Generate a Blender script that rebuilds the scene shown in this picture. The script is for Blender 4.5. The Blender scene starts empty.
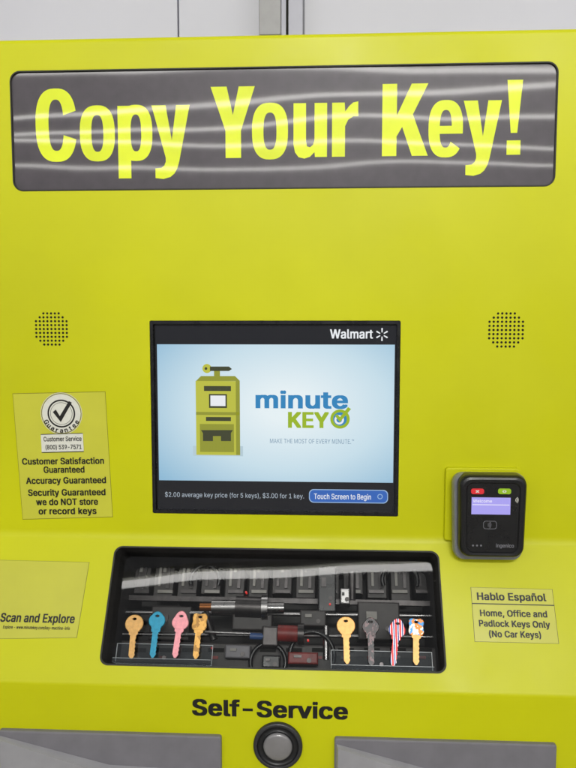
import bpy, math, random, os, bmesh
from mathutils import Vector, Matrix
from mathutils.geometry import delaunay_2d_cdt
random.seed(4)
rad=math.radians
sc=bpy.context.scene
sc.view_settings.view_transform='Standard'
sc.view_settings.look='None'
sc.view_settings.exposure=0
Z0=1.35
O=Vector((0,0,Z0))
yaw=rad(2.9); pit=rad(5); FP=720.0; DIST=0.9
F=Vector((-math.sin(yaw)*math.cos(pit), math.cos(yaw)*math.cos(pit), -math.sin(pit)))
C=O-F*DIST
R=F.cross(Vector((0,0,1))).normalized(); U=R.cross(F)
def lin(c):
    c=c/255.0
    return c/12.92 if c<=0.04045 else ((c+0.055)/1.055)**2.4
def col(r,g,b): return (lin(r),lin(g),lin(b),1)

class PL:
    """a flat face of the machine: origin, two axes in the face, outward normal"""
    def __init__(s,o,ex,ey):
        s.o=Vector(o); s.ex=Vector(ex).normalized(); s.ey=Vector(ey).normalized(); s.n=s.ex.cross(s.ey)
    def hit(s,px,py,h=0.0):
        d=F*FP+R*(px-288)+U*(384-py)
        o=s.o+s.n*h
        t=(o-C).dot(s.n)/d.dot(s.n)
        p=C+d*t-s.o
        return (p.dot(s.ex),p.dot(s.ey))
    def P(s,u,v,h=0.0): return s.o+s.ex*u+s.ey*v+s.n*h
    def rect(s,x0,y0,x1,y1,h=0.0):
        xm=(x0+x1)/2; ym=(y0+y1)/2
        u0=s.hit(x0,ym,h)[0]; u1=s.hit(x1,ym,h)[0]
        v1=s.hit(xm,y0,h)[1]; v0=s.hit(xm,y1,h)[1]
        return u0,v0,u1,v1
FR=PL(O,(1,0,0),(0,0,1))
ZC=-0.196
SL=PL(O+Vector((0,0,ZC)),(1,0,0),(0,0.62,1))
ue,ve=SL.hit(278,689)
PE=SL.P(0,ve)
YL=PE.y
LO=PL((0,YL,Z0),(1,0,0),(0,0,1))

# ---------------------------------------------------------------- font that ships with Blender (falls back to the built-in one)
FONT=None
for kind in ('LOCAL','SYSTEM'):
    try:
        d=bpy.utils.resource_path(kind)
        p=os.path.join(d,'datafiles','fonts','Inter.woff2')
        if d and os.path.exists(p): FONT=bpy.data.fonts.load(p); break
    except Exception as ex: pass

# ---------------------------------------------------------------- materials
MATS={}
def wavebump(nt,wave):
    tc=nt.nodes.new('ShaderNodeTexCoord'); mp=nt.nodes.new('ShaderNodeMapping'); mp.inputs['Scale'].default_value=wave[0]
    n=nt.nodes.new('ShaderNodeTexNoise'); n.inputs['Scale'].default_value=1.0; n.inputs['Detail'].default_value=0.5
    bp=nt.nodes.new('ShaderNodeBump'); bp.inputs['Strength'].default_value=1.0; bp.inputs['Distance'].default_value=wave[1]
    nt.links.new(tc.outputs['Object'],mp.inputs[0]); nt.links.new(mp.outputs[0],n.inputs['Vector'])
    nt.links.new(n.outputs['Fac'],bp.inputs['Height'])
    return bp.outputs['Normal']
def mat(name,c=(0.5,0.5,0.5,1),rough=0.5,metal=0.0,emis=None,es=0.0,noise=None,bump=None,rnoise=None,coat=0.0,spec=None,coatwave=None,coation=1.5):
    if name in MATS: return MATS[name]
    m=bpy.data.materials.new(name); m.use_nodes=True
    nt=m.node_tree; b=nt.nodes['Principled BSDF']
    b.inputs['Base Color'].default_value=c
    b.inputs['Roughness'].default_value=rough
    b.inputs['Metallic'].default_value=metal
    if spec is not None: b.inputs['Specular IOR Level'].default_value=spec
    if coat: 
        b.inputs['Coat Weight'].default_value=coat; b.inputs['Coat Roughness'].default_value=0.035
        b.inputs['Coat IOR'].default_value=coation
    if coatwave: nt.links.new(wavebump(nt,coatwave),b.inputs['Coat Normal'])
    if emis is not None:
        b.inputs['Emission Color'].default_value=emis; b.inputs['Emission Strength'].default_value=es
    tc=nt.nodes.new('ShaderNodeTexCoord')
    if noise:
        scale,amt=noise
        n=nt.nodes.new('ShaderNodeTexNoise'); n.inputs['Scale'].default_value=scale; n.inputs['Detail'].default_value=5
        nt.links.new(tc.outputs['Object'],n.inputs['Vector'])
        mr=nt.nodes.new('ShaderNodeMapRange'); mr.inputs['From Min'].default_value=0.3; mr.inputs['From Max'].default_value=0.7
        mr.inputs['To Min'].default_value=1-amt; mr.inputs['To Max'].default_value=1+amt*0.5
        nt.links.new(n.outputs['Fac'],mr.inputs['Value'])
        mx=nt.nodes.new('ShaderNodeVectorMath'); mx.operation='SCALE'
        mx.inputs[0].default_value=c[:3]
        nt.links.new(mr.outputs['Result'],mx.inputs['Scale'])
        nt.links.new(mx.outputs['Vector'],b.inputs['Base Color'])
    if rnoise:
        scale,lo,hi=rnoise
        n=nt.nodes.new('ShaderNodeTexNoise'); n.inputs['Scale'].default_value=scale; n.inputs['Detail'].default_value=6
        nt.links.new(tc.outputs['Object'],n.inputs['Vector'])
        mr=nt.nodes.new('ShaderNodeMapRange'); mr.inputs['From Min'].default_value=0.3; mr.inputs['From Max'].default_value=0.7
        mr.inputs['To Min'].default_value=lo; mr.inputs['To Max'].default_value=hi
        nt.links.new(n.outputs['Fac'],mr.inputs['Value'])
        nt.links.new(mr.outputs['Result'],b.inputs['Roughness'])
    if bump:
        scale,st,dist=bump
        n=nt.nodes.new('ShaderNodeTexNoise'); n.inputs['Scale'].default_value=scale; n.inputs['Detail'].default_value=2
        nt.links.new(tc.outputs['Object'],n.inputs['Vector'])
        bp=nt.nodes.new('ShaderNodeBump'); bp.inputs['Strength'].default_value=st; bp.inputs['Distance'].default_value=dist
        nt.links.new(n.outputs['Fac'],bp.inputs['Height']); nt.links.new(bp.outputs['Normal'],b.inputs['Normal'])
    MATS[name]=m; return m
def glass(name,tint=(1,1,1,1),wave=None,ior=1.5):
    m=bpy.data.materials.new(name); m.use_nodes=True; nt=m.node_tree
    for n in list(nt.nodes): nt.nodes.remove(n)
    out=nt.nodes.new('ShaderNodeOutputMaterial'); mix=nt.nodes.new('ShaderNodeMixShader')
    tr=nt.nodes.new('ShaderNodeBsdfTransparent'); tr.inputs['Color'].default_value=tint
    gl=nt.nodes.new('ShaderNodeBsdfGlossy'); gl.inputs['Roughness'].default_value=0.02
    fr=nt.nodes.new('ShaderNodeFresnel'); fr.inputs['IOR'].default_value=ior
    nt.links.new(fr.outputs[0],mix.inputs[0]); nt.links.new(tr.outputs[0],mix.inputs[1]); nt.links.new(gl.outputs[0],mix.inputs[2])
    nt.links.new(mix.outputs[0],out.inputs[0])
    if wave: nt.links.new(wavebump(nt,wave),gl.inputs['Normal'])
    return m
CW=((4.5,4.5,7),0.0007)
M_Y=mat('yellow_paint',col(208,210,0),0.42,noise=(3.5,0.10),bump=(700,0.12,0.0004),rnoise=(9,0.34,0.52),spec=0.35)
M_LBL=mat('sticker_film',col(208,207,62),0.35,rnoise=(40,0.28,0.42),noise=(25,0.04))
M_LBL2=mat('sticker_film_olive',col(202,201,60),0.35,rnoise=(40,0.28,0.42),noise=(25,0.04))
M_EDGE=mat('sticker_edge',col(135,133,20),0.5)
M_INK=mat('black_ink',col(22,22,18),0.45,noise=(300,0.2))
M_WHITE=mat('white_ink',col(228,228,215),0.5,noise=(200,0.05))
M_SIGN=mat('sign_film',col(68,61,67),0.45,noise=(60,0.2),coat=1.0,coatwave=CW)
M_LET=mat('lit_lettering',col(200,210,0),0.5,emis=col(218,232,0),es=0.40,noise=(14,0.2),coat=1.0,coatwave=CW)
M_BLACK=mat('black_plastic',col(17,17,19),0.28,rnoise=(60,0.2,0.4))
M_GASK=mat('rubber_gasket',col(40,40,30),0.6,noise=(200,0.2))
M_DARK=mat('interior_dark',col(38,35,33),0.6,noise=(30,0.4))
M_HOLE=mat('hole_black',(0.006,0.006,0.004,1),0.9,noise=(200,0.3))
M_GREY=mat('grey_plastic',col(160,159,162),0.45,noise=(40,0.08),bump=(900,0.1,0.0003))
M_GREYD=mat('grey_plastic_dark',col(124,122,127),0.5,noise=(40,0.1),bump=(900,0.1,0.0003))
M_STEEL=mat('steel',col(150,148,148),0.32,1.0,rnoise=(80,0.2,0.45))
M_DSTEEL=mat('dark_steel',col(76,73,73),0.35,0.8,noise=(90,0.3))
M_RED=mat('oxide_red',col(130,40,36),0.45,noise=(90,0.3))
M_BLUE=mat('blue_rod',col(50,80,130),0.4,noise=(90,0.2))
M_RACK=mat('rack_grey',col(58,54,53),0.5,noise=(60,0.3))
M_TICK=mat('rack_tick',col(145,142,136),0.5,noise=(60,0.2))
M_ORG=mat('copper_part',col(150,92,46),0.35,0.7,noise=(90,0.2))
M_LED=mat('red_indicator',col(120,10,10),0.4,emis=col(255,40,30),es=0.6)
M_WGL=glass('window_glass',(0.87,0.88,0.87,1),wave=((5,5,6),0.0012),ior=1.5)
M_TRAY=glass('clear_tray',(0.80,0.83,0.84,1),ior=1.6)
M_TRE=mat('tray_edge',col(150,156,158),0.3,noise=(90,0.1))

# ---------------------------------------------------------------- mesh builder
class MB:
    def __init__(s): s.v=[]; s.f=[]; s.m=[]; s.mats=[]; s.sm=[]
    def mi(s,m):
        if m not in s.mats: s.mats.append(m)
        return s.mats.index(m)
    def add(s,v,f,m,smooth=False):
        b=len(s.v); s.v+= [Vector(p) for p in v]
        k=s.mi(m)
        for q in f: s.f.append([i+b for i in q]); s.m.append(k); s.sm.append(smooth)
    def loft(s,loops,m,cap0=True,cap1=True,smooth=False,closed=True):
        n=len(loops[0]); v=[p for l in loops for p in l]; f=[]
        rng=n if closed else n-1
        for a in range(len(loops)-1):
            for i in range(rng):
                j=(i+1)%n; f.append([a*n+i,a*n+j,(a+1)*n+j,(a+1)*n+i])
        s.add(v,f,m,smooth)
        if cap0: s.add(loops[0],[list(range(n))[::-1]],m)
        if cap1: s.add(loops[-1],[list(range(n))],m)
    def prism(s,pl,pts,h0,h1,m,bev=0.0):
        if bev>0:
            cx=(min(p[0] for p in pts)+max(p[0] for p in pts))/2; cy=(min(p[1] for p in pts)+max(p[1] for p in pts))/2
            w=max(abs(p[0]-cx) for p in pts); hh=max(abs(p[1]-cy) for p in pts)
            def sh(b): return [(cx+(p[0]-cx)*(w-b)/w, cy+(p[1]-cy)*(hh-b)/hh) for p in pts]
            L=[[pl.P(*p,h0) for p in pts],[pl.P(*p,h1-bev) for p in pts]]
            for k in (1,2,3):
                a=k*math.pi/6
                L.append([pl.P(*p,h1-bev+bev*math.sin(a)) for p in sh(bev*(1-math.cos(a)))])
            s.loft(L,m)
        else:
            s.loft([[pl.P(*p,h0) for p in pts],[pl.P(*p,h1) for p in pts]],m)
    def flat(s,pl,pts,h,m): s.add([pl.P(*p,h) for p in pts],[list(range(len(pts)))],m)
    def ring(s,pl,o,i,h0,h1,m):
        L=[[pl.P(*p,h0) for p in o],[pl.P(*p,h1) for p in o],[pl.P(*p,h1) for p in i],[pl.P(*p,h0) for p in i]]
        s.loft(L,m,False,False)
    def flatring(s,pl,o,i,h,m,closed=True):
        s.loft([[pl.P(*p,h) for p in o],[pl.P(*p,h) for p in i]],m,False,False,closed=closed)
    def tube(s,a,b,r,m,n=20,r2=None):
        a=Vector(a); b=Vector(b); d=(b-a).normalized(); x=d.orthogonal().normalized(); y=d.cross(x); r2=r if r2 is None else r2
        la=[a+(x*math.cos(t)+y*math.sin(t))*r for t in [2*math.pi*k/n for k in range(n)]]
        lb=[b+(x*math.cos(t)+y*math.sin(t))*r2 for t in [2*math.pi*k/n for k in range(n)]]
        s.loft([la,lb],m,smooth=True)
    def text(s,pl,txt,x0,x1,yb,yc,m,h,off=0.0,rot=0.0,spacing=1.0):
        """off: weight added to the strokes (in em)"""
        v,f,bb=glyphs(txt,1.0+off*1.2 if off else 1.0)
        ym=(yb+yc)/2
        u0=pl.hit(x0,ym,h)[0]; u1=pl.hit(x1,ym,h)[0]
        xm=(x0+x1)/2
        vb=pl.hit(xm,yb,h)[1]; vc=pl.hit(xm,yc,h)[1]
        sx=(u1-u0)/(bb[1]-bb[0]+2*off); sy=(vc-vb)/(CAPH+off)
        cu=(u0+u1)/2; cv=(vb+vc)/2; cr,sr=math.cos(rot),math.sin(rot)
        pos=[(0,0)] if off==0 else [(-off,-off*0.5),(off,off*0.5),(-off,off*0.5),(off,-off*0.5),(0,0)]
        for k,(dx,dy) in enumerate(pos):
            out=[]
            for p in v:
                a=u0+(p[0]-bb[0]+off+dx)*sx-cu; b=vb+(p[1]+dy+off*0.5)*sy-cv
                out.append(pl.P(cu+a*cr-b*sr,cv+a*sr+b*cr,h+0.000015*k))
            s.add(out,f,m)
    def make(s,name,parent=None,base=None,label=None):
        me=bpy.data.meshes.new(name)
        base=Vector(base) if base is not None else (Vector(parent['base']) if parent is not None else Vector((0,0,0)))
        me.from_pydata([tuple(p-base) for p in s.v],[],s.f)
        for m in s.mats: me.materials.append(m)
        for p,k,q in zip(me.polygons,s.m,s.sm): p.material_index=k; p.use_smooth=q
        me.update()
        ob=bpy.data.objects.new(name,me); bpy.context.collection.objects.link(ob)
        if parent is not None: ob.parent=parent; ob['base']=list(base)
        else: ob.location=base; ob['base']=list(base)
        if label: ob['label']=label
        return ob
def glyphs(txt,spacing=1.0):
    """letter outlines filled by winding number, so overlapping strokes of a glyph leave no holes"""
    cu=bpy.data.curves.new('t','FONT'); cu.body=txt; cu.resolution_u=4; cu.space_character=spacing; cu.fill_mode='NONE'
    if FONT: cu.font=FONT
    ob=bpy.data.objects.new('t',cu); bpy.context.collection.objects.link(ob)
    bpy.context.view_layer.update()
    dg=bpy.context.evaluated_depsgraph_get()
    me=bpy.data.meshes.new_from_object(ob.evaluated_get(dg))
    co=[(p.co.x,p.co.y) for p in me.vertices]; ed=[tuple(e.vertices) for e in me.edges]
    bpy.data.objects.remove(ob); bpy.data.curves.remove(cu); bpy.data.meshes.remove(me)
    nb={}
    for a,b_ in ed: nb.setdefault(a,[]).append(b_); nb.setdefault(b_,[]).append(a)
    seen=set(); loops=[]
    for s0 in sorted(nb):
        if s0 in seen: continue
        lp=[s0]; seen.add(s0); nx=[n for n in nb[s0] if n==s0+1] or nb[s0][:1]; cur=nx[0]
        while cur not in seen:
            lp.append(cur); seen.add(cur); c2=[n for n in nb[cur] if n not in seen]
            if not c2: break
            cur=c2[0]
        if len(lp)>2: loops.append(lp)
    V=[];E=[];LB=[]
    for lp in loops:
        k=len(V); pts=[co[i] for i in lp]; V+=[Vector(p) for p in pts]; n=len(pts)
        E+=[(k+i,k+(i+1)%n) for i in range(n)]
        LB.append((pts,min(p[0] for p in pts),max(p[0] for p in pts),min(p[1] for p in pts),max(p[1] for p in pts)))
    r=delaunay_2d_cdt(V,E,[],0,1e-6)
    ov=[(p.x,p.y) for p in r[0]]; fs=[]
    for t in r[2]:
        cx=sum(ov[i][0] for i in t)/len(t); cy=sum(ov[i][1] for i in t)/len(t); wn=0
        for pts,xa,xb,ya,yb in LB:
            if not(xa<=cx<=xb and ya<=cy<=yb): continue
            n=len(pts)
            for i in range(n):
                x1,y1=pts[i]; x2,y2=pts[(i+1)%n]
                if (y1<=cy)!=(y2<=cy):
                    xi=x1+(cy-y1)*(x2-x1)/(y2-y1)
                    if xi>cx: wn+= 1 if y2>y1 else -1
        if wn!=0: fs.append(list(t))
    return ov,fs,(min(p[0] for p in ov),max(p[0] for p in ov),min(p[1] for p in ov),max(p[1] for p in ov))
CAPH=glyphs('H')[2][3]

def rrect(u0,v0,u1,v1,r,n=8):
    pts=[]
    for cx,cy,a0 in ((u1-r,v1-r,0),(u0+r,v1-r,90),(u0+r,v0+r,180),(u1-r,v0+r,270)):
        for k in range(n+1):
            a=rad(a0+90*k/n); pts.append((cx+r*math.cos(a),cy+r*math.sin(a)))
    return pts
def inset(rc,d): return (rc[0]+d,rc[1]+d,rc[2]-d,rc[3]-d)
def circ(cx,cy,r,n=40): return [(cx+r*math.cos(2*math.pi*k/n),cy+r*math.sin(2*math.pi*k/n)) for k in range(n)]
def box4(rc): return [(rc[0],rc[1]),(rc[2],rc[1]),(rc[2],rc[3]),(rc[0],rc[3])]
def empty(name,loc,label,cat,group=None):
    e=bpy.data.objects.new(name,None); e.location=loc; e.empty_display_size=0.1
    bpy.context.collection.objects.link(e); e['base']=list(loc); e['label']=label; e['category']=cat
    if group: e['group']=group
    return e

KI=empty('key_cutting_kiosk',(0,0.2,0),'bright yellow-green self-service key copying kiosk with touch screen','kiosk')

# ---------------------------------------------------------------- rectangles of the openings
SIGN=FR.rect(11,66,557,189)
SCR=FR.rect(151,320.5,399.5,515)
wl=(SL.hit(115,548)[0]+SL.hit(100,662)[0])/2; wr=(SL.hit(438,556)[0]+SL.hit(447,672)[0])/2
wt=SL.hit(276,549)[1]; wb=SL.hit(276,669)[1]
WIN=(wl,wb,wr,wt)
# ---------------------------------------------------------------- cabinet
HW=0.43
ztop=FR.hit(288,33)[1]
def fillet(p0,p1,p2,r,n=12):
    p0,p1,p2=map(lambda q:Vector((q[0],q[1])),(p0,p1,p2))
    a=(p0-p1).normalized(); b=(p2-p1).normalized()
    ang=math.acos(max(-1,min(1,a.dot(b)))); t=r/math.tan(ang/2)
    c=p1+(a+b).normalized()*(r/math.sin(ang/2)); s=p1+a*t; e=p1+b*t
    s0=s-c; e0=e-c; th=math.acos(max(-1,min(1,s0.dot(e0)/(r*r)))); out=[]
    for k in range(n+1):
        w=k/n; q=(s0*math.sin((1-w)*th)+e0*math.sin(w*th))/math.sin(th); out.append((c.x+q.x,c.y+q.y))
    return out
prof=[(0.42,ztop),(0.0,ztop),(0.0,ZC),(YL,PE.z-Z0),(YL,-Z0),(0.42,-Z0)]
poly=[prof[0]]+fillet(prof[0],prof[1],prof[2],0.007)+fillet(prof[1],prof[2],prof[3],0.022)+fillet(prof[2],prof[3],prof[4],0.010)+[prof[4],prof[5]]
b=MB()
loops=[]
for x,ins in ((-HW,0.005),(-HW+0.005,0.0),(HW-0.005,0.0),(HW,0.005)):
    loops.append([Vector((x,p[0]+(ins if p[0]<0.1 else -ins),Z0+p[1]+(-ins if p[1]>ztop-0.02 else 0))) for p in poly])
b.loft(loops,M_Y)
body=b.make('cabinet',KI)
def weld(o):
    bm=bmesh.new(); bm.from_mesh(o.data); bmesh.ops.remove_doubles(bm,verts=bm.verts,dist=1e-7); bmesh.ops.recalc_face_normals(bm,faces=bm.faces); bm.to_mesh(o.data); bm.free()
def cutter(pl,pts,h0,h1):
    c=MB(); c.prism(pl,pts,h0,h1,M_Y); o=c.make('cut',KI); weld(o); return o
weld(body)
cuts=[cutter(FR,rrect(*SIGN,0.013),-0.006,0.02),cutter(FR,rrect(*SCR,0.002,3),-0.009,0.02),cutter(SL,rrect(*WIN,0.010),-0.17,0.02)]
for c in cuts:
    md=body.modifiers.new('b','BOOLEAN'); md.object=c; md.operation='DIFFERENCE'; md.solver='EXACT'
bpy.context.view_layer.update()
dg=bpy.context.evaluated_depsgraph_get()
nm=bpy.data.meshes.new_from_object(body.evaluated_get(dg))
body.modifiers.clear(); body.data=nm
for c in cuts: bpy.data.objects.remove(c)
for p in nm.polygons: p.use_smooth=False

# ---------------------------------------------------------------- sign
SH=-0.0018
b=MB(); b.prism(FR,rrect(*inset(SIGN,0.0004),0.0126),-0.0058,SH,M_SIGN)
sign=b.make('sign_panel',KI)
b=MB(); b.ring(FR,rrect(*inset(SIGN,0.0003),0.0127),rrect(*inset(SIGN,0.0018),0.0112),-0.0025,0.0006,M_GASK); b.make('sign_rim',sign)
b=MB()
HB=SH+0.00008
KV=(FR.hit(288,100)[1]-FR.hit(288,140)[1])/40
VB=FR.hit(288,157)[1]
def TP(x,y): return (FR.hit(x,140,HB)[0],VB+y*KV*0.985)
def supe(cx,cy,rx,ry,a0,a1,n=44,e=2.6):
    out=[]
    for k in range(n+1):
        a=rad(a0+(a1-a0)*k/n); c=math.cos(a); s_=math.sin(a)
        out.append((cx+rx*math.copysign(abs(c)**(2/e),c),cy+ry*math.copysign(abs(s_)**(2/e),s_)))
    return out
hk=[0]
def shape(pts,x):
    hk[0]+=1; b.flat(FR,[TP(x+p[0],p[1]) for p in pts],HB+0.00003*(hk[0]%3),M_LET)
def ringg(x,cx,cy,rx,ry,ix,iy,a0=0,a1=360):
    hk[0]+=1
    o=[TP(x+p[0],p[1]) for p in supe(cx,cy,rx,ry,a0,a1)]; i=[TP(x+p[0],p[1]) for p in supe(cx,cy,ix,iy,a0,a1)]
    b.flatring(FR,o[::-1],i[::-1],HB+0.00003*(hk[0]%3),M_LET,closed=False)
def rev(p): 
    a=sum(p[i][0]*p[(i+1)%len(p)][1]-p[(i+1)%len(p)][0]*p[i][1] for i in range(len(p)))
    return p if a>0 else p[::-1]
def g_C(x): ringg(x,20.5,36,20.5,38,7.5,26.5,17,343)
def g_o(x,w=35): ringg(x,w/2,27,w/2,29,w/2-11.5,19)
def g_p(x):
    ringg(x,18,27,16.5,29,5.3,19); shape(rev([(0,-20),(12.8,-20),(12.8,55),(0,55)]),x)
def g_y(x,w=38):
    c=w/2
    shape(rev([(0,55),(14,55),(c+0.8,19),(w-13.5,55),(w,55),(c+8,-3),(c+6,-10),(c+3,-15.5),(c-1,-19),(c-8,-21),(3,-20),(3,-10),(c-10,-9.5),(c-7,-7),(c-5.5,-3),(c-5.5,1)]),x)
def g_Y(x): shape(rev([(0,73),(16,73),(22,44),(28,73),(44,73),(30,28),(30,0),(14.5,0),(14.5,28)]),x)
def g_u(x): shape(rev([(0,55),(12.5,55),(12.5,16),(13.4,11),(16.5,10),(19.5,12.5),(21,17),(21,55),(33.5,55),(33.5,0),(21.5,0),(21,5),(16.5,0.3),(11,-1.5),(5,0),(1.5,5),(0,13)]),x)
def g_r(x): shape(rev([(0,0),(13,0),(13,31),(16,37.5),(21,41),(26,41),(26,56),(21,55),(17,51.5),(13,46),(12.5,55),(0,55)]),x)
def g_K(x): shape(rev([(0,0),(14.5,0),(14.5,20),(20,29.5),(30,0),(46,0),(30.5,42),(45.5,73),(29,73),(14.5,41),(14.5,73),(0,73)]),x)
def g_e(x):
    ringg(x,17.5,27,17.2,29,6,19,-4,322); shape(rev([(10,22),(34.6,22),(34.6,30),(10,30)]),x)
def g_x(x): shape(rev([(0,75),(15.5,75),(11,22),(4.5,22)]),x); shape(rev([(0.8,0),(14.6,0),(14.6,14.5),(0.8,14.5)]),x)
g_C(36); g_o(80); g_p(118); g_y(152)
g_Y(211); g_o(252,36); g_u(293.5); g_r(332)
g_K(382); g_e(428); g_y(463); g_x(506)
b.make('lettering',sign)

# ---------------------------------------------------------------- speaker grilles
for cx,cy,r in ((51.5,329,18),(506,330,18.5)):
    b=MB(); cu,cv=FR.hit(cx,cy); k=0.00125; n=9
    st=2*r*k/n
    for i in range(-5,6):
        for j in range(-5,6):
            x=(i)*st*0.98; y=(j)*st*0.98
            if math.hypot(x,y)<r*k*1.0:
                b.ring(FR,circ(cu+x,cv+y,0.0019,12),circ(cu+x,cv+y,0.0015,12),0.0,0.00025,M_Y)
                b.flat(FR,circ(cu+x,cv+y,0.00155,12),0.0001,M_HOLE)
    b.make('speaker_grille',KI)

# ---------------------------------------------------------------- touch screen
b=MB()
b.prism(FR,rrect(*inset(SCR,0.0004),0.0018,3),-0.0088,-0.0060,M_BLACK)
b.ring(FR,rrect(*inset(SCR,0.0003),0.002,3),rrect(*inset(SCR,0.0042),0.0015,3),-0.006,-0.0005,M_BLACK)
scr=b.make('touch_screen',KI)
def em(name,c,s=1.0,rough=0.25):
    return mat(name,(0.01,0.01,0.01,1),rough,emis=c,es=s)
m=bpy.data.materials.new('screen_backdrop'); m.use_nodes=True; nt=m.node_tree; bs=nt.nodes['Principled BSDF']
bs.inputs['Base Color'].default_value=(0.01,0.01,0.01,1); bs.inputs['Roughness'].default_value=0.2
tc=nt.nodes.new('ShaderNodeTexCoord'); mp=nt.nodes.new('ShaderNodeMapping'); mp.inputs['Location'].default_value=(-0.55,0,-0.5); mp.inputs['Scale'].default_value=(1.0,0,0.9)
ln=nt.nodes.new('ShaderNodeVectorMath'); ln.operation='LENGTH'; cr=nt.nodes.new('ShaderNodeValToRGB')
nt.links.new(tc.outputs['Generated'],mp.inputs[0]); nt.links.new(mp.outputs[0],ln.inputs[0]); nt.links.new(ln.outputs['Value'],cr.inputs[0])
cr.color_ramp.elements[0].position=0.1; cr.color_ramp.elements[0].color=col(230,241,245)
cr.color_ramp.elements[1].position=0.72; cr.color_ramp.elements[1].color=col(142,186,214)
e2=cr.color_ramp.elements.new(0.42); e2.color=col(198,222,234)
nt.links.new(cr.outputs[0],bs.inputs['Emission Color']); bs.inputs['Emission Strength'].default_value=0.97
M_BACK=m
E_BLK=em('screen_black',col(14,16,24),1.0,0.2); E_WHT=em('screen_white',col(235,238,242),0.95)
E_BLUE=em('screen_blue',col(42,128,184),1); E_LIME=em('screen_lime',col(150,178,30),1); E_GRY=em('screen_grey',col(110,142,168),1)
E_OLV=em('screen_olive',col(184,186,62),1); E_OLVD=em('screen_olive_dark',col(142,146,44),1); E_DK=em('screen_dark',col(58,62,38),1)
E_BTN=em('screen_button',col(46,96,178),1); E_BTN2=em('screen_button_rim',col(150,180,215),1); E_TXT=em('screen_text',col(178,190,202),0.9)
E_SHD=em('screen_shadow',col(178,200,210),1)
HS=-0.0056
def fr(x0,y0,x1,y1,h=HS): return FR.rect(x0,y0,x1,y1,h)
b=MB(); b.flat(FR,box4(fr(156.5,326,395.5,511)),HS-0.0003,E_BLK)
b.make('display_border',scr)
b=MB(); b.flat(FR,box4(fr(158,344.5,394,481.5)),HS,M_BACK); b.make('display_picture',scr)
b=MB()
def q(x0,y0,x1,y1,m,l=1): b.flat(FR,box4(fr(x0,y0,x1,y1)),HS+0.00012*l,m)
def qp(pts,m,l=1): b.flat(FR,rev([FR.hit(x,y,HS) for x,y in pts]),HS+0.00012*l,m)
q(193,446,243,456,E_SHD,1)
qp([(196,381),(201,376),(235,376),(240,381)],E_OLVD,2)
q(196,381,240,455,E_OLV,2); q(196,412,240,415,E_OLVD,3); q(236,381,240,455,E_OLVD,3)
q(204,386,231,391,E_DK,3); q(209,394,227,408,E_DK,3); q(210.5,395.5,225.5,406,E_WHT,4)
q(206,417,231,421,E_DK,3); q(200,424,234,452,E_OLVD,3); q(203,431,213,441,E_DK,4); q(221,431,231,441,E_DK,4)
qp([(201,430),(233,430),(229,436),(205,436)],E_DK,5)
q(214,368,220,376,E_OLVD,2)
b.flat(FR,circ(*FR.hit(207,368.5,HS),0.0058,20),HS+0.0004,E_OLV); b.flat(FR,circ(*FR.hit(206,368.5,HS),0.0018,12),HS+0.0005,E_DK)
qp([(210,366.5),(229,366.5),(232,369),(229,371),(210,371)],E_DK,4)
b.make('pictured_machine',scr)
b=MB()
b.text(FR,'minute',255.5,348,408.5,391,E_BLUE,HS+0.0002,0.03)
b.text(FR,'KEY',288,329,428,412,E_LIME,HS+0.0003,0.035)
u,v=FR.hit(340,419,HS)
b.flatring(FR,circ(u,v,0.0122),circ(u,v,0.0085),HS+0.0003,E_LIME)
b.flat(FR,circ(u,v,0.0085),HS+0.0003,E_BLUE)
b.flatring(FR,circ(u-0.001,v-0.001,0.006),circ(u-0.001,v-0.001,0.0035),HS+0.0004,E_WHT)
qp([(337,414),(340,417),(348,407),(351,409),(340,422),(335,416)],E_LIME,6)
b.make('display_logo',scr)
b=MB()
b.text(FR,'MAKE THE MOST OF EVERY MINUTE.\u2122',270,354,443.5,439,E_GRY,HS+0.0003,0.0)
b.make('lettering',scr)
b=MB()
b.text(FR,'Walmart',330,373,338.5,329.3,E_WHT,HS+0.0003,0.022)
u,v=FR.hit(382,334.5,HS)
for k in range(6):
    a=rad(90+60*k); c,s_=math.cos(a),math.sin(a); r0,r1,w=0.0026,0.0082,0.0010
    b.flat(FR,[(u+c*r+(-s_)*t,v+s_*r+c*t) for r,t in ((r0,-w*0.6),(r1*0.92,-w),(r1,0),(r1*0.92,w),(r0,w*0.6))],HS+0.0003,E_WHT)
b.make('header_logo',scr)
b=MB()
b.text(FR,'$2.00 average key price (for 5 keys), $3.00 for 1 key.',165,304,497.6,493,E_TXT,HS+0.0003,0.0)
b.make('lettering',scr)
b=MB()
b.flat(FR,rrect(*fr(309,489.5,388,503),0.006),HS+0.0003,E_BTN2); b.flat(FR,rrect(*fr(309.8,490.3,387.2,502.2),0.0055),HS+0.0004,E_BTN)
b.text(FR,'Touch Screen to Begin',314,371,499.3,493.9,E_WHT,HS+0.0006,0.01)
b.flatring(FR,circ(*FR.hit(380,496.5,HS),0.0034,20),circ(*FR.hit(380,496.5,HS),0.0024,20),HS+0.0006,E_BTN2)
b.make('display_button',scr)

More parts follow.
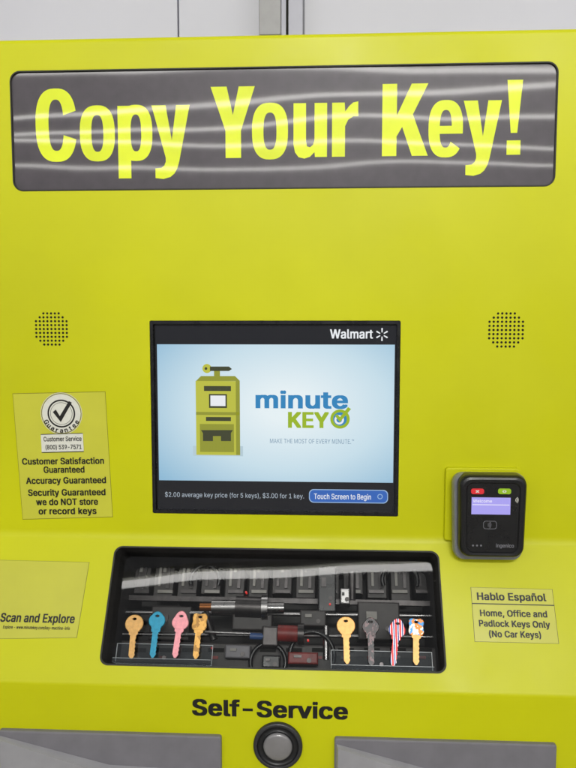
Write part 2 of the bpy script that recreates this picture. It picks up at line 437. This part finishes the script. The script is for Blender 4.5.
# ---------------------------------------------------------------- stickers
def quad(b,pl,px,m,medge,h=0.0003):
    pts=[pl.hit(*p) for p in px]
    c=(sum(p[0] for p in pts)/4,sum(p[1] for p in pts)/4)
    out=[(c[0]+(p[0]-c[0])*1.010,c[1]+(p[1]-c[1])*1.010) for p in pts]
    b.prism(pl,out[::-1],0.0,h*0.6,medge); b.prism(pl,pts[::-1],0.0,h,m)
b=MB(); rt=rad(1.2)
quad(b,FR,[(13,394),(105,392),(112.5,516.5),(23,519)],M_LBL,M_EDGE)
sticker=b.make('sticker',KI,label='square guarantee sticker with check mark badge')
b=MB(); H=0.0006
u,v=FR.hit(61.5,413.5)
b.flat(FR,circ(u,v,0.0215*1.25),H-0.0001,M_WHITE)
b.flatring(FR,circ(u,v,0.0262),circ(u,v,0.0250),H,M_EDGE)
b.flatring(FR,circ(u,v,0.0180),circ(u,v,0.0160),H,M_INK)
b.flatring(FR,circ(u,v,0.0143),circ(u,v,0.0138),H,M_INK)
ck=[(53,412),(56,409.5),(60,416),(69,401),(72,402.5),(61,422)]
b.flat(FR,[FR.hit(*p) for p in ck][::-1],H+0.0001,M_INK)
word='Guarantee'
for i,ch in enumerate(word):
    a=rad(-150+i*15); x=61.5+17.3*math.cos(a); y=413.5-17.3*math.sin(a)
    hw={'G':2.0,'t':1.1,'r':1.2}.get(ch,1.6)
    b.text(FR,ch,x-hw,x+hw,y+2,y-2.6,M_INK,H+0.0002,0.03,rot=a+math.pi/2)
b.make('guarantee_badge',sticker)
b=MB()
b.flat(FR,[FR.hit(*p) for p in [(41,434),(83,432.8),(84,451),(42,452)]][::-1],H+0.0003,M_WHITE)
for a_,c_ in (((41,434),(83,432.8)),((42,452),(84,451))):
    b.flat(FR,[FR.hit(*p) for p in [a_,c_,(c_[0],c_[1]+0.7),(a_[0],a_[1]+0.7)]][::-1],H+0.0004,M_INK)
b.text(FR,'Customer Service',43.5,81.5,441.2,436.6,M_INK,H+0.0005,0.02,rt)
b.text(FR,'(800) 539-7571',45.5,81.5,449.3,444.7,M_INK,H+0.0005,0.02,rt)
for t,x0,x1,y in (('Customer Satisfaction',22,104,464.3),('Guaranteed',43.5,84.5,472.8),('Accuracy Guaranteed',26,106,483.6),
    ('Security Guaranteed',28,105.5,495.6),('we do NOT store',36,98,505),('or record keys',38.5,96.5,514.2)):
    b.text(FR,t,x0,x1,y,y-6.5,M_INK,H,0.03,rt)
b.make('lettering',sticker)
b=MB(); quad(b,SL,[(-12,560),(89,562.5),(76.5,637.5),(-30,639)],M_LBL2,M_EDGE)
sticker=b.make('sticker',KI,label='wide scan and explore sticker')
b=MB(); b.text(SL,'Scan and Explore',0.5,75,622.5,613.6,M_INK,H,0.03,rad(0))
b.text(SL,'Explore - www.minutekey.com/key-machine-info',3,70,629.2,626,M_INK,H,0.02,rad(0)); b.make('lettering',sticker)
b=MB(); quad(b,SL,[(471,587.5),(552,589.5),(558.5,643.5),(475,641.5)],M_LBL2,M_INK)
sticker=b.make('sticker',KI,label='small sticker with two boxes of bold text')
b=MB()
b.flat(SL,[SL.hit(*p) for p in [(472,603),(554,605),(554.1,606),(472,604)]][::-1],H,M_INK)
for t,x0,x1,y,cp in (('Hablo Espa\u00f1ol',477,546,600.6,7.6),('Home, Office and',480,547,616.8,6.6),('Padlock Keys Only',479,550,627.2,6.6),('(No Car Keys)',489,541,637.6,6.6)):
    b.text(SL,t,x0,x1,y,y-cp,M_INK,H,0.03)
b.make('lettering',sticker)
b=MB(); b.text(LO,'Self-Service',192,348,717.5,701,M_INK,0.0003,0.034); b.make('lettering',KI)

# ---------------------------------------------------------------- key window
b=MB()
i=inset(WIN,0.0012)
b.loft([[SL.P(*p,h) for p in rrect(*i,0.009)] for h in (-0.003,-0.168)],M_DARK,False,True)
case=b.make('window_recess',KI)
b=MB(); b.ring(SL,rrect(*inset(WIN,-0.0006),0.0105),rrect(*inset(WIN,0.0014),0.0088),-0.0035,0.0008,M_GASK); b.make('window_gasket',case)
b=MB(); b.flat(SL,rrect(*inset(WIN,0.0014),0.0088),-0.024,M_WGL); b.make('window_pane',case)
def bx(x0,y0,x1,y1,h0,h1,m,bev=0.0):
    b.prism(SL,box4(SL.rect(x0,y0,x1,y1,h1)),h0,h1,m,bev)
def tb(x0,y0,x1,y1,h,r,m,h2=None,r2=None): 
    h2=h if h2 is None else h2
    b.tube(SL.P(*SL.hit(x0,y0,h),h),SL.P(*SL.hit(x1,y1,h2),h2),r,m,20,r2)
for k in range(13):
    x=132+23.5*k
    b=MB(); d=-0.115
    bx(x,546,x+19,594+(k%3)*4,-0.15,d,M_RACK,0.001)
    bx(x+4,552,x+6.5,586,d,d+0.003,M_TICK if k%3 else M_DSTEEL); bx(x+12,552,x+15,588,d,d+0.003,M_DSTEEL)
    bx(x+8,566,x+11,572,d,d+0.002,M_TICK)
    bx(x+2,590,x+17,593,d,d+0.006,M_TICK if k%2 else M_DSTEEL)
    b.make('key_magazine',case)
b=MB()
bx(120,598,440,603,-0.10,-0.092,M_DSTEEL); b.make('rack_rail',case)
b=MB(); bx(118,644,442,692,-0.13,-0.07,M_RACK,0.002)
for x in range(130,430,26): bx(x,648,x+16,652,-0.0705,-0.069,M_HOLE); bx(x+3,656,x+10,659,-0.0705,-0.068,M_DSTEEL if x%4 else M_RED)
b.make('machine_bed',case)
for x,y in ((246,592),(330,604),(212,648),(308,640)):
    b=MB(); uu,vv=SL.hit(x,y,-0.066); b.prism(SL,circ(uu,vv,0.0013,12),-0.075,-0.066,M_LED); b.make('indicator_light',case)
for a in ((118,612,440,616,-0.088,0.003),(118,634,440,637,-0.085,0.0025),(205,632,262,634,-0.06,0.002)):
    b=MB(); tb(*a,M_STEEL); b.make('guide_rod',case)
b=MB()
tb(200,607,212,607,-0.062,0.005,M_ORG)
tb(212,607,236,607,-0.062,0.009,M_STEEL); tb(236,607,262,608,-0.062,0.014,M_DSTEEL); tb(262,608,268,608,-0.062,0.016,M_STEEL)
tb(268,608,284,608,-0.062,0.007,M_STEEL)
bx(232,614,272,630,-0.09,-0.058,M_RACK,0.002)
b.make('cutting_motor',case)
b=MB()
tb(250,636,276,637,-0.05,0.004,M_BLUE)
bx(262,626,278,646,-0.07,-0.046,M_DSTEEL,0.002)
tb(278,633,298,634,-0.05,0.010,M_RED); tb(298,634,304,634,-0.05,0.013,M_DSTEEL); 
b.make('key_carriage',case)
for a in ((288,652,318,664,-0.06,-0.04,M_RED),(225,645,250,658,-0.07,-0.05,M_GREYD),(318,566,336,612,-0.11,-0.07,M_BLACK),(340,588,350,604,-0.1,-0.075,M_STEEL),
          (300,610,326,626,-0.1,-0.07,M_RACK),(358,602,400,640,-0.11,-0.08,M_RACK),(150,606,190,640,-0.11,-0.085,M_RACK),(262,655,280,668,-0.06,-0.045,M_BLACK)):
    b=MB(); bx(*a,0.002); x0,y0,x1,y1,h0,h1=a[:6]; w_=x1-x0
    bx(x0+w_*0.2,y0+(y1-y0)*0.25,x0+w_*0.45,y0+(y1-y0)*0.45,h1-0.001,h1+0.003,random.choice([M_DSTEEL,M_TICK,M_BLACK]))
    tb(x0+w_*0.7,y0+(y1-y0)*0.7,x0+w_*0.7,y0+(y1-y0)*0.7+0.01,h1-0.001,0.0028,M_DSTEEL,h1+0.002)
    b.make('machine_block',case)
for a in ((326,626,326,660,-0.07,0.004,M_STEEL),(352,572,352,600,-0.09,0.005,M_DSTEEL),(205,612,214,640,-0.08,0.005,M_DSTEEL)):
    b=MB(); tb(*a); b.make('spindle',case)
for (x,y,rr,hh) in ((312,655,0.028,-0.062),(268,662,0.022,-0.055),(400,580,0.024,-0.1),(205,580,0.02,-0.1)):
    b=MB()
    u,v=SL.hit(x,y,hh); n1,n2=40,10; L=[]
    for a in range(n1+1):
        t=rad(-20+220*a/n1); L.append([SL.P(u+(rr+0.0028*math.cos(2*math.pi*c/n2))*math.cos(t),v+(rr+0.0028*math.cos(2*math.pi*c/n2))*math.sin(t),hh+0.0028*math.sin(2*math.pi*c/n2)) for c in range(n2)])
    b.loft(L,M_BLACK,smooth=True)
    b.make('cable',case)
# clear trays
for x0,x1,y0,y1 in ((113,211,643,663.5),(331,434,650,670.5)):
    b=MB()
    rc=SL.rect(x0,y0,x1,y1,-0.006); lip=(rc[0],rc[1],rc[2],rc[1]+0.005)
    b.prism(SL,box4(lip),-0.0068,-0.006,M_TRAY)
    b.prism(SL,[(rc[0],lip[3]),(rc[2],lip[3]),(rc[2],lip[3]+0.0005),(rc[0],lip[3]+0.0005)],-0.0068,-0.006,M_TRE)
    b.prism(SL,[(rc[0],rc[1]),(rc[2],rc[1]),(rc[2],rc[1]+0.0012),(rc[0],rc[1]+0.0012)],-0.0213,-0.0069,M_TRAY)
    b.prism(SL,box4(rc),-0.0222,-0.0214,M_TRAY)
    b.prism(SL,[(rc[0],rc[3]),(rc[2],rc[3]),(rc[2],rc[3]+0.0006),(rc[0],rc[3]+0.0006)],-0.0222,-0.0205,M_TRE)
    for uu in (rc[0],rc[2]-0.0006):
        b.prism(SL,[(uu,rc[1]+0.0014),(uu+0.0006,rc[1]+0.0014),(uu+0.0006,rc[3]-0.0002),(uu,rc[3]-0.0002)],-0.0212,-0.0190,M_TRE)
    uu=rc[0]+(rc[2]-rc[0])*0.5; vv=rc[1]+0.008
    b.prism(SL,circ(uu,vv,0.0024,16),-0.0214,-0.0200,M_DSTEEL)
    b.make('clear_tray',case)

# ---------------------------------------------------------------- keys
def keymat(name,c1,c2=None,kind=None,metal=0.3,rough=0.35,c3=None,scale=260):
    m=mat(name,c1,rough,metal,noise=None if c2 else (300,0.15))
    if c2:
        nt=m.node_tree; bs=nt.nodes['Principled BSDF']; tc=nt.nodes.new('ShaderNodeTexCoord')
        cr=nt.nodes.new('ShaderNodeValToRGB'); cr.color_ramp.interpolation='CONSTANT'
        if kind=='stripe':
            w=nt.nodes.new('ShaderNodeTexWave'); w.inputs['Scale'].default_value=60; w.inputs['Distortion'].default_value=1.0; w.bands_direction='X'
            nt.links.new(tc.outputs['Object'],w.inputs['Vector']); nt.links.new(w.outputs['Fac'],cr.inputs[0])
        else:
            w=nt.nodes.new('ShaderNodeTexVoronoi'); w.inputs['Scale'].default_value=scale
            nt.links.new(tc.outputs['Object'],w.inputs['Vector'])
            sp=nt.nodes.new('ShaderNodeSeparateColor'); nt.links.new(w.outputs['Color'],sp.inputs[0]); nt.links.new(sp.outputs[0],cr.inputs[0])
        cr.color_ramp.elements[0].position=0; cr.color_ramp.elements[0].color=c1
        cr.color_ramp.elements[1].position=0.5; cr.color_ramp.elements[1].color=c2
        if c3: e=cr.color_ramp.elements.new(0.8); e.color=c3
        nt.links.new(cr.outputs[0],bs.inputs['Base Color'])
    return m
BR=col(196,146,80)
keys=[
 (134,614,659,0,keymat('brass_key',col(206,160,94),metal=0.4),None,'plain brass key with a round head in a clear tray',2.0),
 (155,611,658,1,keymat('teal_key',col(30,140,172)),None,'teal blue coated key standing in a clear tray',-1.0),
 (177,611,658,2,keymat('pink_key',col(226,148,156)),None,'pink coated key standing in a clear tray',-4.0),
 (197.5,612,659,3,keymat('gold_key',col(206,158,80),col(190,142,66),metal=0.4,c3=col(156,114,54)),None,'gold patterned key with square head in a clear tray',-2.0),
 (347,616,664,0,keymat('gold_plain_key',col(200,148,80),metal=0.4),None,'plain gold key with a large round head',1.5),
 (371,617,666,1,keymat('black_key',col(22,19,21),col(50,18,22),metal=0.0,c3=col(120,90,92),scale=400),None,'black printed key with pale and dark red speckles',0.0),
 (392,618,666,2,keymat('flag_key',col(190,36,44),col(225,225,225),kind='stripe',c3=col(36,50,112)),None,'red white and blue striped printed key',-9.0),
 (415,617,665,3,keymat('floral_key',col(50,130,190),col(212,120,40),c3=col(235,230,220),scale=330),keymat('brass_blade',BR,metal=0.4),'orange and blue printed key with clover head',-3.0)]
HK=-0.014
for x,yt,yb,sh,m,m2,lab,tilt in keys:
    ut,vt=SL.hit(x,yt,HK); ub,vb=SL.hit(x,yb,HK); Lk=vt-vb; cu=(ut+ub)/2
    k=SL.P(cu,vb,HK)
    E=empty('key',k,lab,'key','display keys standing in the trays')
    ct,st=math.cos(rad(tilt)),math.sin(rad(tilt))
    T=lambda p:(cu+p[0]*ct-p[1]*st, vb+p[0]*st+p[1]*ct)
    rw=0.0107; cy=Lk-0.0115
    def bow(a):
        c,s_=math.cos(a),math.sin(a)
        if sh==0: r=rw*(1+0.06*math.cos(2*a)) 
        elif sh==1: r=rw*(0.86+0.10*abs(math.cos(2*a))**0.7)
        elif sh==2: r=rw*(0.92+0.10*math.cos(3*(a-math.pi/2)))*1.02
        else: r=rw*(0.93+0.14*math.cos(4*(a)+math.pi))
        if s_<-0.75: r*=1.05
        return (r*c,cy+r*s_*1.06)
    n=48
    o=[bow(2*math.pi*q_/n) for q_ in range(n)]
    hi=[(0.0019*math.cos(2*math.pi*q_/n),cy+0.0055+0.0016*math.sin(2*math.pi*q_/n)) for q_ in range(n)]
    b=MB(); th=0.0011
    L=[[SL.P(*T(p),HK-th) for p in o],[SL.P(*T(p),HK+th*0.6) for p in o],[SL.P(*T((p[0]*0.94,cy+(p[1]-cy)*0.94)),HK+th) for p in o],[SL.P(*T((p[0]*1.5,p[1])),HK+th) for p in hi],[SL.P(*T(p),HK-th) for p in hi]]
    b.loft(L,m,False,False)
    b.make('key_bow',E,base=k)
    b=MB(); bw=0.0037; y1=cy-rw*0.85
    pts=[(-bw,y1+0.002),(-bw-0.0018,y1-0.001),(-bw-0.0016,y1-0.004),(-bw,y1-0.0045),(-bw,0.004),(-0.001,0.0),(0.001,0.0),(bw*0.8,0.003)]
    yy=0.0045; tg=0
    while yy<y1-0.007:
        pts.append((bw-(0.0009 if tg else 0.0),yy)); yy+=0.0024; tg=1-tg
    pts+=[(bw,y1-0.0045),(bw+0.0016,y1-0.004),(bw+0.0018,y1-0.001),(bw,y1+0.002)]
    bm_=m2 or m
    b.prism(SL,[T(p) for p in pts],HK-th*0.85,HK+th*0.85,bm_)
    b.prism(SL,[T(p) for p in [(-0.0016,0.003),(-0.0004,0.003),(-0.0004,y1-0.001),(-0.0016,y1-0.001)]],HK+th*0.85,HK+th*1.15,bm_)
    b.make('key_blade',E,base=k)

# ---------------------------------------------------------------- payment terminal
TB=Vector(FR.P(*FR.hit(490,516),0.0))
TE=empty('payment_terminal',TB,'black card payment terminal with small violet screen on a yellow mount','card reader')
b=MB(); rc=FR.rect(445,468,519,541,0.006)
b.prism(FR,rrect(*rc,0.004,5),0.0002,0.007,M_Y,0.0015)
b.make('mounting_plate',TE)
def tl(x0,y0,x1,y1,taper,r,h,n=8):
    rc=FR.rect(x0,y0,x1,y1,h); p=rrect(*rc,r,n); cx=(rc[0]+rc[2])/2; H_=rc[3]-rc[1]
    return [(cx+(q[0]-cx)*(1-taper*(rc[3]-q[1])/H_),q[1]) for q in p]
b=MB()
L=[]
for ins,h in ((3,0.005),(1,0.009),(0,0.014),(0,0.022),(1.2,0.026)):
    L.append([FR.P(*p,h) for p in tl(451.5+ins,473+ins,525-ins,559-ins,0.06,0.013,0.02)])
b.loft(L,mat('silver_plastic',col(138,140,146),0.35,0.3,noise=(90,0.1)))
b.make('terminal_housing',TE)
b=MB(); L=[]
M_T=mat('terminal_black',col(20,20,22),0.3,rnoise=(30,0.28,0.38))
for ins,h in ((0,0.020),(0,0.034),(0.6,0.037),(2.0,0.0395),(4,0.0405),(7,0.040),(8,0.0385)):
    L.append([FR.P(*p,h) for p in tl(458+ins,475+ins,526.5-ins,557-ins*0.7,0.05,0.013-0.0006*ins,0.036)])
b.loft(L,M_T)
b.make('terminal_face',TE)
HT=0.0389
M_VIO=em('terminal_violet',col(168,160,238),1.0); M_VW=em('terminal_white',col(235,232,250),1.0)
b=MB()
def tq(x0,y0,x1,y1,m,h=HT,r=None):
    rc=FR.rect(x0,y0,x1,y1,h); b.flat(FR,rrect(*rc,r,4) if r else box4(rc),h,m)
tq(467,484,517,550,M_BLACK,HT-0.0002,0.003)
tq(471.5,497.5,510.5,514.5,M_VIO,HT,None)
b.text(FR,'Welcome',473,492,502.5,499.5,M_VW,HT+0.0002,0.01); tq(472.5,504.5,509.5,505.2,M_VW,HT+0.0002)
b.make('terminal_display',TE)
b=MB(); b.prism(FR,rrect(*FR.rect(471,488.5,484,494,HT),0.0025,5),HT,HT+0.0008,mat('red_light',col(190,40,45),0.3,emis=col(210,40,50),es=0.4)); 
b.text(FR,'x',475.5,479.5,492.7,489.5,M_WHITE,HT+0.001,0.03); b.make('cancel_button',TE)
b=MB(); b.prism(FR,rrect(*FR.rect(498,488.5,511,494,HT),0.0025,5),HT,HT+0.0008,mat('green_light',col(120,160,30),0.3,emis=col(150,180,30),es=0.4)); 
b.text(FR,'o',502.5,506.5,492.7,489.5,M_WHITE,HT+0.001,0.03); b.make('confirm_button',TE)
M_MARK=mat('terminal_mark',col(120,120,126),0.5)
def arcs(u,v,rs,h,m,w=0.0003,a0=48):
    for r in rs:
        o=[(u+(r+w)*math.cos(rad(a)),v+(r+w)*math.sin(rad(a))) for a in range(-a0,a0+1,8)]
        i_=[(u+(r-w)*math.cos(rad(a)),v+(r-w)*math.sin(rad(a))) for a in range(-a0,a0+1,8)]
        b.flatring(FR,i_,o,h,m,closed=False)
b=MB()
u,v=FR.hit(490,525,HT)
b.flatring(FR,rrect(u-0.008,v-0.005,u+0.008,v+0.005,0.003,5),rrect(u-0.0074,v-0.0044,u+0.0074,v+0.0044,0.0026,5),HT+0.0001,M_MARK)
arcs(u-0.004,v,(0.002,0.0036,0.0052),HT+0.0002,M_MARK)
b.make('contactless_mark',TE)
b=MB()
b.text(FR,'ingenico',496,514,547.5,543.8,M_MARK,HT+0.0002,0.02)
for k in range(3): b.flat(FR,circ(*FR.hit(473+4*k,545.5,HT),0.0012,12),HT+0.0002,M_MARK)
b.make('lettering',TE)
b=MB(); u,v=FR.hit(516,500,0.0405); arcs(u-0.002,v,(0.0018,0.0032,0.0046),0.0409,M_WHITE)
b.make('contactless_mark',TE)

# ---------------------------------------------------------------- round button
b=MB(); u,v=LO.hit(278,745); k=0.00113
M_RIM=mat('button_rim',col(70,70,72),0.35,0.6,rnoise=(80,0.25,0.5)); M_CUP=mat('button_cup',col(28,28,30),0.35,noise=(80,0.2)); M_LENS=mat('button_lens',col(140,138,138),0.22,0.2,coat=0.6,noise=(60,0.1))
L=[[LO.P(*p,h) for p in circ(u,v,r*k,56)] for r,h in ((25.5,0.0),(25.5,0.003),(24.6,0.0045),(22.8,0.005),(21.5,0.0042))]
b.loft(L,M_RIM,False,False,True)
L=[[LO.P(*p,h) for p in circ(u,v,r*k,56)] for r,h in ((21.5,0.0042),(20.5,0.0015),(15.5,0.001),(15,0.0035))]
b.loft(L,M_CUP,False,False,True)
L=[[LO.P(*p,h) for p in circ(u,v,r*k,56)] for r,h in ((15,0.0035),(14.5,0.0050),(12.5,0.0062),(9,0.0072),(5,0.0078),(1,0.008))]
b.loft(L,M_LENS,False,True,True)
b.make('round_button',KI)
# ---------------------------------------------------------------- key bins
for x0,x1,yt0,s in ((2,222,733,1),(334,554,741,1)):
    b=MB(); rc=LO.rect(x0,yt0,x1,900,0.004)
    b.prism(LO,rrect(*rc,0.003,4),0.0,0.006,M_GREYD,0.002)
    bin_=b.make('collection_bin',KI)
    b=MB(); w=rc[2]-rc[0]; t=rc[3]; h=0.0062
    p=[(rc[0]+0.002,t-0.006),(rc[0]+0.002,rc[1]+0.01),(rc[2]-0.006,rc[1]+0.01),(rc[2]-0.006,t-0.042),(rc[0]+w*0.5,t-0.038)]
    lo=[LO.P(*q_,h) for q_ in p]; hi=[LO.P(q_[0]+0.002,q_[1]-0.002,h+0.006) for q_ in p]
    hi[2]=LO.P(p[2][0]-0.002,p[2][1]+0.002,h+0.03); hi[3]=LO.P(p[3][0]-0.002,p[3][1]-0.004,h+0.016); hi[4]=LO.P(p[4][0],p[4][1]-0.004,h+0.012)
    b.loft([lo,hi],M_GREY); b.make('scoop',bin_)

# ---------------------------------------------------------------- background
def W(px,py,y):
    pl=PL((0,y,Z0),(1,0,0),(0,0,1)); a=pl.hit(px,py); return a
b=MB()
M_WALL=mat('wall_paint',col(232,232,240),0.6,noise=(2,0.05),bump=(40,0.1,0.001))
wx=[-4]+[W(px,10,1.0)[0] for px in (-150,178,)]+[W(620,10,1.0)[0],4]
for a_,c_ in zip(wx[:-1],wx[1:]):
    pl=PL((0,1.0,0),(1,0,0),(0,0,1)); b.prism(pl,[(a_+0.002,0.0),(c_-0.002,0.0),(c_-0.002,4.2),(a_+0.002,4.2)],-0.06,0.0,M_WALL,0.002)
pl=PL((0,1.0,0),(1,0,0),(0,0,1)); b.prism(pl,[(-4,0),(4,0),(4,4.2),(-4,4.2)],-0.08,-0.061,M_DSTEEL)
w=b.make('panelled_wall',None,base=(0,1.04,0)); w['label']='pale grey panelled wall behind the kiosk'; w['category']='wall'
x0=W(280,10,0.6)[0]; x1=W(304,10,0.6)[0]; xa=W(262,10,0.6)[0]; xb=W(277,10,0.6)[0]
pe=empty('metal_post',(x0,0.6,0),'grey metal post with cable conduit behind the kiosk','post')
M_POST=mat('post_grey',col(128,128,134),0.4,0.4,noise=(8,0.1)); M_POST2=mat('conduit_grey',col(88,88,94),0.45,0.4,noise=(8,0.15))
b=MB(); pl=PL((0,0.6,0),(1,0,0),(0,0,1)); b.prism(pl,rrect(x0,0,x1,4.0,0.004,4),-0.06,0.0,M_POST,0.003); b.prism(pl,[(x0+0.012,0.02),(x0+0.017,0.02),(x0+0.017,3.9),(x0+0.012,3.9)],0.0003,0.001,M_HOLE); b.make('post_shaft',pe)
b=MB(); b.prism(pl,rrect(xa+0.002,0,xb,4.0,0.004,4),-0.05,-0.01,M_POST2,0.003)
zb=W(270,20,0.6)[1]+Z0; b.prism(pl,rrect(xa-0.006,zb-0.03,x0+0.002,zb+0.06,0.003,4),-0.012,0.004,M_GREY,0.002); b.make('conduit',pe)
b=MB(); b.flat(PL((0,0,0),(1,0,0),(0,-1,0)),[(-30,-4),(-30,30),(30,30),(30,-4)][::1],0.0,mat('floor_vinyl',col(190,186,178),0.4,noise=(1.5,0.08)))
fl=b.make('floor'); 
if fl.data.polygons[0].normal.z<0: fl.data.flip_normals()
fl['kind']='structure'
M_TUBE=mat('fluorescent_tube',(0.8,0.8,0.8,1),0.5,emis=(1,0.98,0.95,1),es=11)
for i_,y in enumerate([-3.45,-5.2,-6.9,-8.0,-9.1,-10.3,-11.8,-13.6]):
    e=empty('ceiling_light',(0,y,4.45),'long white fluorescent strip light under the ceiling','strip light','strip lights along the ceiling')
    sl=0.05+0.14*math.sin(i_*1.7+0.3)
    def sw(w,z0,z1,m,l=9):
        pl=PL((0,y,z0),(1,sl,0),(0-sl,1,0)); b.prism(pl,[(-l,-w),(l,-w),(l,w),(-l,w)],0,z1-z0,m)
    b=MB(); sw(0.06,4.45,4.52,M_WHITE); b.make('light_housing',e); b=MB(); sw(0.026,4.41,4.449,M_TUBE,8.9); b.make('light_tube',e)
def area(name,loc,tgt,sx,sy,p,c=(1,0.99,0.97),spread=180):
    l=bpy.data.lights.new(name,'AREA'); l.shape='RECTANGLE'; l.size=sx; l.size_y=sy; l.energy=p; l.color=c; l.spread=rad(spread)
    o=bpy.data.objects.new(name,l); o.location=loc; o.rotation_euler=(Vector(tgt)-Vector(loc)).to_track_quat('-Z','Y').to_euler(); bpy.context.collection.objects.link(o); return o
area('front_fill',(0.4,-3.6,3.44),(0.1,0,1.85),1.6,0.12,9.5,spread=60)  # added fill lamp, not a store fixture: soft frontal light, stronger towards the top
area('case_fill',tuple(SL.P(0,wt-0.004,-0.05)),tuple(SL.P(0,wb,-0.10)),0.3,0.02,0.05)  # added weak lamp to lift the machinery in the recess, no known fitting

w=bpy.data.worlds.new('World'); sc.world=w; w.use_nodes=True
bg=w.node_tree.nodes['Background']; bg.inputs[0].default_value=(0.95,0.96,1.0,1); bg.inputs[1].default_value=0.32
cd=bpy.data.cameras.new('camera'); cam=bpy.data.objects.new('camera',cd); bpy.context.collection.objects.link(cam)
cam.location=C; cam.rotation_euler=Matrix((R,U,-F)).transposed().to_euler()
cd.sensor_fit='VERTICAL'; cd.sensor_height=24; cd.sensor_width=18; cd.lens=FP/768*24; cd.clip_start=0.02; cd.clip_end=200
sc.camera=cam
